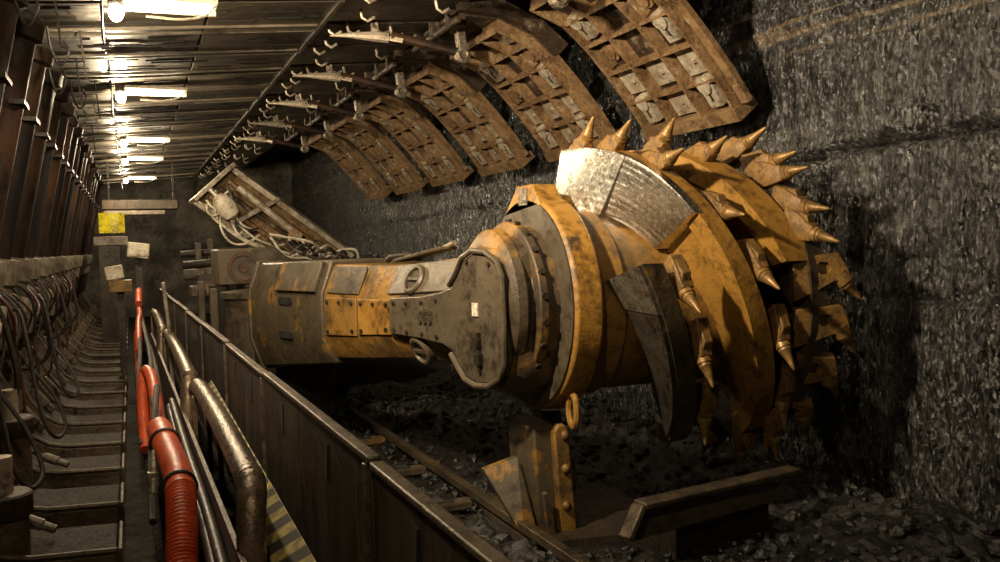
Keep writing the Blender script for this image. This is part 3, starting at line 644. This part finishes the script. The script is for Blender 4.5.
def corner_pick(phi):
    a=R(phi);rad=V((0,-math.sin(a),math.cos(a)));tan=V((0,-math.cos(a),-math.sin(a)))
    d=(V((1,0,0))*.9+rad*.38+tan*.05).normalized();t=(tan-d*tan.dot(d)).normalized();w=d.cross(t);p=dp(3.24,phi,.80)
    q=lambda u,v,h:p+d*u+t*v+w*h
    out=[(-.06,-.06),(.06,-.085),(.18,-.10),(.225,-.02),(.245,.05),(.15,.055),(.07,.095),(-.06,.15)]
    inn=[(.10+.042*math.cos(g),-.018+.036*math.sin(g)) for g in [R(-155),R(-110),R(-55),R(-5),R(40),R(80),R(115),R(165)]]
    m=MB();rs=[]
    for h,k in((-.035,1),(.035,1)): rs.append(([q(u,v,h) for u,v in out],[q(u,v,h) for u,v in inn]))
    (o0,i0),(o1,i1)=rs;m.loft([i0,o0,o1,i1,i0],caps=False)
    m.prism([q(.0,-.06,-.01),q(.18,-.08,-.01),q(.2,.04,-.01),q(.0,.08,-.01)],w*.012)
    m.build('pick_holder',M['pick'],drum,bevel=.008)
    m=MB();o=q(.20,.035,0);dd=(d*.62+t*.78).normalized()
    m.lathe(o,dd,[(-.03,.05),(.03,.047),(.035,.036),(.05,.036),(.055,.031),(.13,.012),(.15,.004)],14);m.build('pick',M['picktip'],drum)
for phi in(80,98,116,137): corner_pick(phi)

# ---- shearer body behind the arm
b=MB();b.box((1.62,11.6,.72),(1.0,5.6,1.0));b.build('body',M['dark'],sh,bevel=.02)
b=MB();b.prism([(.86,10.0,1.22),(.86,10.0,1.60),(1.45,10.0,1.62),(1.66,10.0,1.45),(1.66,10.0,1.22)],(0,.9,0));gb=b.build('gearbox',M['arm'],sh,bevel=.012)
b=MB();b.lathe((1.12,10.0,1.40),(0,-1,0),[(-.02,.17),(.03,.17),(.03,.13),(-.015,.13),(-.015,.06),(.02,.05),(.02,0.01)],24);b.build('bearing_ring',M['brownred'],gb)
b=MB();b.lathe((1.18,9.6,.28),(0,0,1),[(0,.33),(.06,.35),(.08,.30),(.80,.30),(.82,.34),(.88,.34),(.90,.2)],36);b.build('motor',M['panel'],sh)
for (x,y,z0,z1) in((.74,9.2,.3,1.22),(.72,10.6,.3,1.25),(.80,12.0,.3,1.7),(1.0,12.6,1.2,1.75)): MB().box((x,y,(z0+z1)/2),(.07,.10,z1-z0)).build('upright_post',M['arm'],sh,bevel=.008)
b=MB();b.tube([(.60,11.6,1.42),(1.0,11.4,1.45),(1.4,11.2,1.47)],.05,12);b.tube([(.6,12.2,1.55),(1.5,12.0,1.60)],.045,12);b.build('crossing_pipe',M['dark'],sh)
b=MB();b.lathe((.62,12.0,1.30),(1,-.1,.03),[(0,.07),(.25,.07),(.27,.10),(.42,.10)],16);b.build('hydraulic_cylinder',M['collar'],sh)
MB().box((.95,11.9,1.22),(.35,.3,.16)).build('manifold',M['arm'],sh,bevel=.01);MB().box((.74,11.2,1.12),(.2,.4,.12)).build('manifold',M['lip'],sh,bevel=.01)
b=MB();b.box((1.35,8.15,.45),(.5,.9,.6));b.build('hinge_bracket',M['dark'],sh,bevel=.02)
for x in(1.3,1.95):
    for y in(9.6,13.5): MB().box((x,y,.12),(.18,.6,.24)).build('skid_shoe',M['dark'],sh,bevel=.02)

# ------------------------------------------------------------------ pedestal post and loading blade below the drum
t=thing('support_pedestal',(1.95,4.3,0),'dirty yellow steel pedestal with bolted edge strip standing under the drum hub','pedestal')
b=MB();b.prism([(1.98,4.35,.02),(1.95,4.35,.60),(2.07,4.35,.62),(2.13,4.35,.02)],(0,.36,0));b.build('post',M['arm'],t,bevel=.012)
b=MB();b.prism([(2.08,4.30,.02),(2.05,4.30,.58),(2.075,4.30,.62),(2.115,4.30,.62),(2.14,4.30,.58),(2.18,4.30,.02)],(0,.06,0));st=b.build('edge_strip',M['yellow_dirty'],t,bevel=.012)
for z in(.18,.38,.56): MB().ball((2.112,4.295,z),.026,10).build('bolt',M['pick'],st)
b=MB();b.prism([(1.74,4.55,.36),(1.88,4.33,.02),(1.96,4.33,.02),(1.92,4.50,.42)],(0,.05,0));b.build('side_gusset',M['arm'],t)
b=MB();b.prism([(2.0,4.27,.02),(1.97,4.27,.26),(1.99,4.27,.27),(2.04,4.27,.02)],(0,.04,0));b.build('front_gusset',M['arm'],t)
b=MB();b.prism([(1.85,4.2,0),(2.75,4.05,0),(2.75,5.1,0),(1.85,5.1,0)],(0,0,.04));b.build('base_plate',M['plate'],t)
b=MB();b.box((2.22,4.75,.33),(.12,.16,.58));b.box((2.28,4.66,.25),(.10,.12,.2));b.build('inner_bracket',M['wornedge'],t,bevel=.015)
t=thing('loading_blade',(2.6,3.62,0),'long low brown steel blade lying on coal in front of the drum','blade')
b=MB();b.prism([(2.10,3.60,.19),(3.05,3.70,.235),(3.01,3.70,.36),(2.14,3.60,.345)],(0,.04,.0));b.build('blade',M['arm'],t,bevel=.008)
b=MB();b.bar((2.15,3.60,.362),(3.15,3.71,.382),.10,.03);b.bar((2.15,3.60,.362),(2.06,3.58,.22),.10,.03,up=(1,0,0));b.build('top_flange',M['lip'],t,bevel=.008)
b=MB();b.prism([(2.40,3.68,.0),(3.0,3.74,.0),(3.0,3.74,.24),(2.40,3.68,.21)],(0,.2,0));b.build('base',M['dark'],t)

# ------------------------------------------------------------------ conveyor deck bits and rubble
b=MB();b.prism([(1.88,2.6,.06),(1.80,8.2,.06),(1.86,8.2,.06),(1.94,2.6,.06)],(0,0,.05));tag(b.build('conveyor_rail',M['vanedark'],loc=(1.88,2.6,0),bevel=.006),'dark steel rail with worn yellow edge running through the coal rubble','rail')
for i,(y,l) in enumerate(((6.9,'flat yellow steel bar crossing the conveyor nearest the arm'),(5.85,'flat steel bar crossing the conveyor, second from the arm'),(4.95,'flat steel bar crossing the conveyor, nearest in view'))):
    t=thing('flight_bar',(1.3,y,.05),l,'bar','flat bars across the conveyor')
    MB().box((1.42,y,.065),(.76,.10,.05)).build('bar',M['yellow_dirty'] if i==0 else M['lip'],t,bevel=.01)
    MB().box((1.55,y,.092),(.3,.03,.005)).build('slot',M['slot'],t)
    MB().box((1.42,y+.0,.03),(.6,.06,.05)).build('foot',M['dark'],t)
def rubble(name,n,area,hfun,smin,smax,label,seed):
    rnd=random.Random(seed);m=MB()
    import bmesh
    bm=bmesh.new();bmesh.ops.create_icosphere(bm,subdivisions=1,radius=1);iv=[v.co.copy() for v in bm.verts];fi=[tuple(v.index for v in f.verts) for f in bm.faces];bm.free()
    for i in range(n):
        x=rnd.uniform(area[0],area[1]);y=area[2]+(area[3]-area[2])*rnd.random()**1.4;s=smin+(smax-smin)*rnd.random()**2.5
        z=hfun(x,y)+s*.25;sc=V((rnd.uniform(.7,1.3),rnd.uniform(.7,1.3),rnd.uniform(.5,.95)));rot=Matrix.Rotation(rnd.uniform(0,6.3),3,'Z')@Matrix.Rotation(rnd.uniform(-.5,.5),3,'X')
        if 1.9<x<2.8 and 4.<y<5.1 and rnd.random()<.85: continue
        m.add([V((x,y,z))+rot@V([v[j]*sc[j]*s*rnd.uniform(.7,1.15) for j in range(3)]) for v in iv],fi)
    return m
def hb(x,y):
    h=.02+.05*fbm(x*2,y*2,3)
    h+=.15*math.exp(-(((x-2.7)/.9)**2+((y-3.0)/.55)**2))+.18*math.exp(-(((x-3.6)/.35)**2))+.12*math.exp(-(((x-2.4)/.5)**2+((y-7.6)/1.2)**2))
    if x<1.0: h-=.05
    if 1.9<x<2.8 and 4.0<y<5.1: h=0
    return max(h,.004)
m=MB();nx,ny=70,150
for i in range(nx+1):
    for k in range(ny+1):
        x=.74+(3.76-.74)*i/nx;y=1.6+8.4*k/ny;m.v.append((x,y,hb(x,y)+(.035*fbm(x*7,y*7,1)+.02*fbm(x*19,y*19,4))*(0 if 1.9<x<2.8 and 4.<y<5.1 else 1)))
for i in range(nx):
    for k in range(ny): m.f.append((i*(ny+1)+k,(i+1)*(ny+1)+k,(i+1)*(ny+1)+k+1,i*(ny+1)+k+1));m.m.append(0)
r2=rubble('x',3800,(.8,3.70,1.9,9.5),hb,.008,.052,'',5);o_=len(m.v);m.v+=r2.v;m.f+=[tuple(i+o_ for i in f) for f in r2.f];m.m+=r2.m
tag(m.build('coal_rubble',M['rubble'],smooth=0,fix=False),'loose black coal rubble covering the conveyor floor under the arm','coal','loose coal',kind='stuff')

# ------------------------------------------------------------------ tilted guard frame with lamp and hoses, behind the arm
t=thing('tilted_guard_frame',(1.6,11.3,1.2),'rusty tilted steel guard frame with hoses behind the arm, under the roof','frame')
A=V((1.16,11.2,2.56));B=V((.71,11.0,2.16));Cc=V((2.62,11.3,1.46));D=V((1.82,11.1,1.34));dep=V((.10,.5,.12))
def fp(u,v,d=0): return (A.lerp(Cc,u)).lerp(B.lerp(D,u),v)+dep*d
MB().prism([fp(0,0,.3),fp(1,0,.3),fp(1,1,.3),fp(0,1,.3)],dep*.15).build('back_plate',M['rib'],t)
for v in(0,1): MB().bar(fp(0,v,.2),fp(1,v,.2),.07,.16,up=dep).build('side_beam',M['pale'],t,bevel=.01)
MB().bar(fp(-.01,-.05,.15),fp(-.01,1.05,.15),.05,.2,up=dep).build('end_beam',M['pale'],t,bevel=.01)
for v in(.28,.5,.75): MB().bar(fp(.05,v,.2),fp(.95,v,.2),.045,.08,up=dep).build('inner_beam',M['sprag'] if v==.5 else M['rib'],t,bevel=.008)
MB().tube([fp(.12,.22,-.05),fp(.62,.3,-.1)],.045,12).build('ram',M['pale'],t)
MB().box(fp(.66,.36,-.1),(.16,.16,.16),Matrix.Rotation(.6,3,'Y')).build('ram_head',M['rib'],t,bevel=.015)
MB().bar(fp(.35,-.05,.1),fp(.35,1.02,.1),.05,.1,up=dep).build('cross_beam',M['pale'],t,bevel=.01)
MB().bar(fp(.85,.5,.3),(2.0,11.3,1.22),.12,.12).build('prop',M['dark'],t)
lp=thing('white_lamp',(.95,10.9,2.05),'white rounded lamp head hanging on the tilted guard frame','lamp')
c=fp(.17,.70,-.18)
MB().tube([c+V((-.07,0,.11)),c+V((-.04,-.02,.07)),c+V((.03,-.03,-.02)),c+V((.09,-.02,-.10)),c+V((.11,0,-.13))],[.05,.105,.125,.10,.04],16).build('shade',M['white'],lp)
MB().tube([c+V((-.06,.0,.10)),c+V((-.14,.05,.2))],.03,10).build('holder',M['pale'],lp)
rnd=random.Random(4)
t=thing('hose_bundle',(.9,11,2),'pale thin hoses looping around the white lamp on the tilted frame','hoses')
for i in range(9):
    a=fp(rnd.uniform(.02,.12),rnd.uniform(.2,.95),-.12);b_=fp(rnd.uniform(.15,.4),rnd.uniform(.5,1.1),-.2)+V((0,0,rnd.uniform(-.25,-.05)));e_=fp(rnd.uniform(.35,.8),rnd.uniform(.5,.95),-.12)
    MB().tube(spline([a,a.lerp(b_,.5)+V((rnd.uniform(-.15,.05),-.05,rnd.uniform(-.1,.1))),b_,b_.lerp(e_,.5)+V((0,-.05,-.06)),e_],7),.014,6).build('hose',M['white'] if i%3 else M['grey_hose'],t)
t=thing('cable_tangle',(1.9,10.6,1.5),'tangle of pale cables lying on the machine behind the arm','cables')
for i in range(12):
    x0=rnd.uniform(1.45,1.7);pts=[(x0,10.45+rnd.uniform(-.2,.2),1.55+rnd.uniform(-.08,.25))]
    for k in range(4): pts.append((x0+.18*(k+1)+rnd.uniform(-.06,.06),10.4+rnd.uniform(-.2,.2),1.52+rnd.uniform(-.04,.24)-.06*k))
    pts.append((x0+.85,10.6,1.22))
    MB().tube(spline(pts,6),.015,6).build('cable',M['white'] if i%2 else M['grey_hose'],t)
# ------------------------------------------------------------------ far end of the tunnel
def part(name,mb,m,label,cat,loc=(0,0,0),bev=.01,group=None): return tag(mb.build(name,m,loc=loc,bevel=bev),label,cat,group)
b=MB();b.loft([[V((-.44+.38*u,15.6+.10*math.sin(u*2.5),z)) for z in(1.91,2.23)]+[V((-.44+.38*u,15.63+.10*math.sin(u*2.5),z)) for z in(2.23,1.91)] for u in[k/8 for k in range(9)]])
part('yellow_sheet',b,M['yellow_sign'],'bright yellow curved sheet hanging at the far end of the tunnel','sheet',(-.2,15.6,1.9),0)
t=thing('white_ledge',(-.3,15.4,0),'pale ledge box below the yellow sheet','ledge')
b=MB().box((-.27,15.5,1.78),(.5,.3,.14));b.build('ledge',M['collar'],t,bevel=.01);MB().box((-.3,15.5,.86),(.3,.25,1.7)).build('stand',M['dark'],t)
t=thing('white_box',(.1,15.2,0),'tilted white switch box right of the yellow sheet','box')
MB().box((.12,15.2,1.62),(.32,.3,.24),Matrix.Rotation(.12,3,'Y')).build('case',M['white'],t,bevel=.02);MB().box((.12,15.05,1.55),(.3,.04,.03)).build('lid_edge',M['pale'],t);MB().box((.12,15.25,.76),(.1,.1,1.5)).build('stand',M['dark'],t)
t=thing('white_box',(-.2,11.5,0),'small white box with brown base above the far walkway','box')
MB().box((-.18,11.6,1.36),(.20,.2,.16),Matrix.Rotation(-.15,3,'Y')).build('case',M['white'],t,bevel=.015);MB().box((-.12,11.6,1.20),(.26,.24,.14)).build('base',M['pick'],t,bevel=.01);MB().box((-.12,11.65,.56),(.08,.08,1.14)).build('stand',M['dark'],t)
t=thing('cross_beam',(.2,17,2.2),'pale dusty crossbeam under the roof above the yellow sheet','beam')
b=MB();b.box((.2,17.,2.42),(1.25,.25,.18));b.build('beam',M['plate'],t,bevel=.02);MB().box((.1,16.8,2.27),(1.0,.2,.08)).build('shelf',M['collar'],t,bevel=.02)
for x in(-.3,.75): MB().box((x,17,2.87),(.03,.03,.72)).build('hanger',M['leg'],t)
t=thing('standing_pole',(.33,9.8,0),'thin upright steel pole between the far guard pipe and side plates','pole')
MB().tube([(.36,9.8,0),(.34,9.8,.8),(.30,9.8,1.28)],.02,8).build('pole',M['pale'],t);MB().box((.36,9.8,.02),(.1,.1,.04)).build('foot',M['dark'],t)

# ------------------------------------------------------------------ world, camera, view
w=bpy.data.worlds.new('world');bpy.context.scene.world=w;w.use_nodes=True
w.node_tree.nodes['Background'].inputs[0].default_value=(.5,.4,.3,1);w.node_tree.nodes['Background'].inputs[1].default_value=.0
F=900.;roll=R(2.5);d=V((-370/F,29/F,1)).normalized();u=V((-math.sin(roll),math.cos(roll),0));u=(u-d*u.dot(d)).normalized();r=u.cross(d)
if r.x<0:r=-r
# rows of Mw: world axes expressed in (cam right, cam up, cam forward)
right=V((r[0],d[0],u[0]));up=V((r[1],d[1],u[1]));fwd=V((r[2],d[2],u[2]))
cd=bpy.data.cameras.new('camera');cd.lens=32.4;cd.sensor_width=36;cd.clip_end=100;cd.clip_start=.05
co=bpy.data.objects.new('camera',cd);C.objects.link(co)
mw=Matrix((right,up,-fwd)).transposed().to_4x4();mw.translation=V((0,0,1.6));co.matrix_world=mw
bpy.context.scene.camera=co
sc=bpy.context.scene
sc.view_settings.view_transform='Standard';sc.view_settings.look='None';sc.view_settings.exposure=0;sc.view_settings.gamma=1;sc.view_settings.use_curve_mapping=False
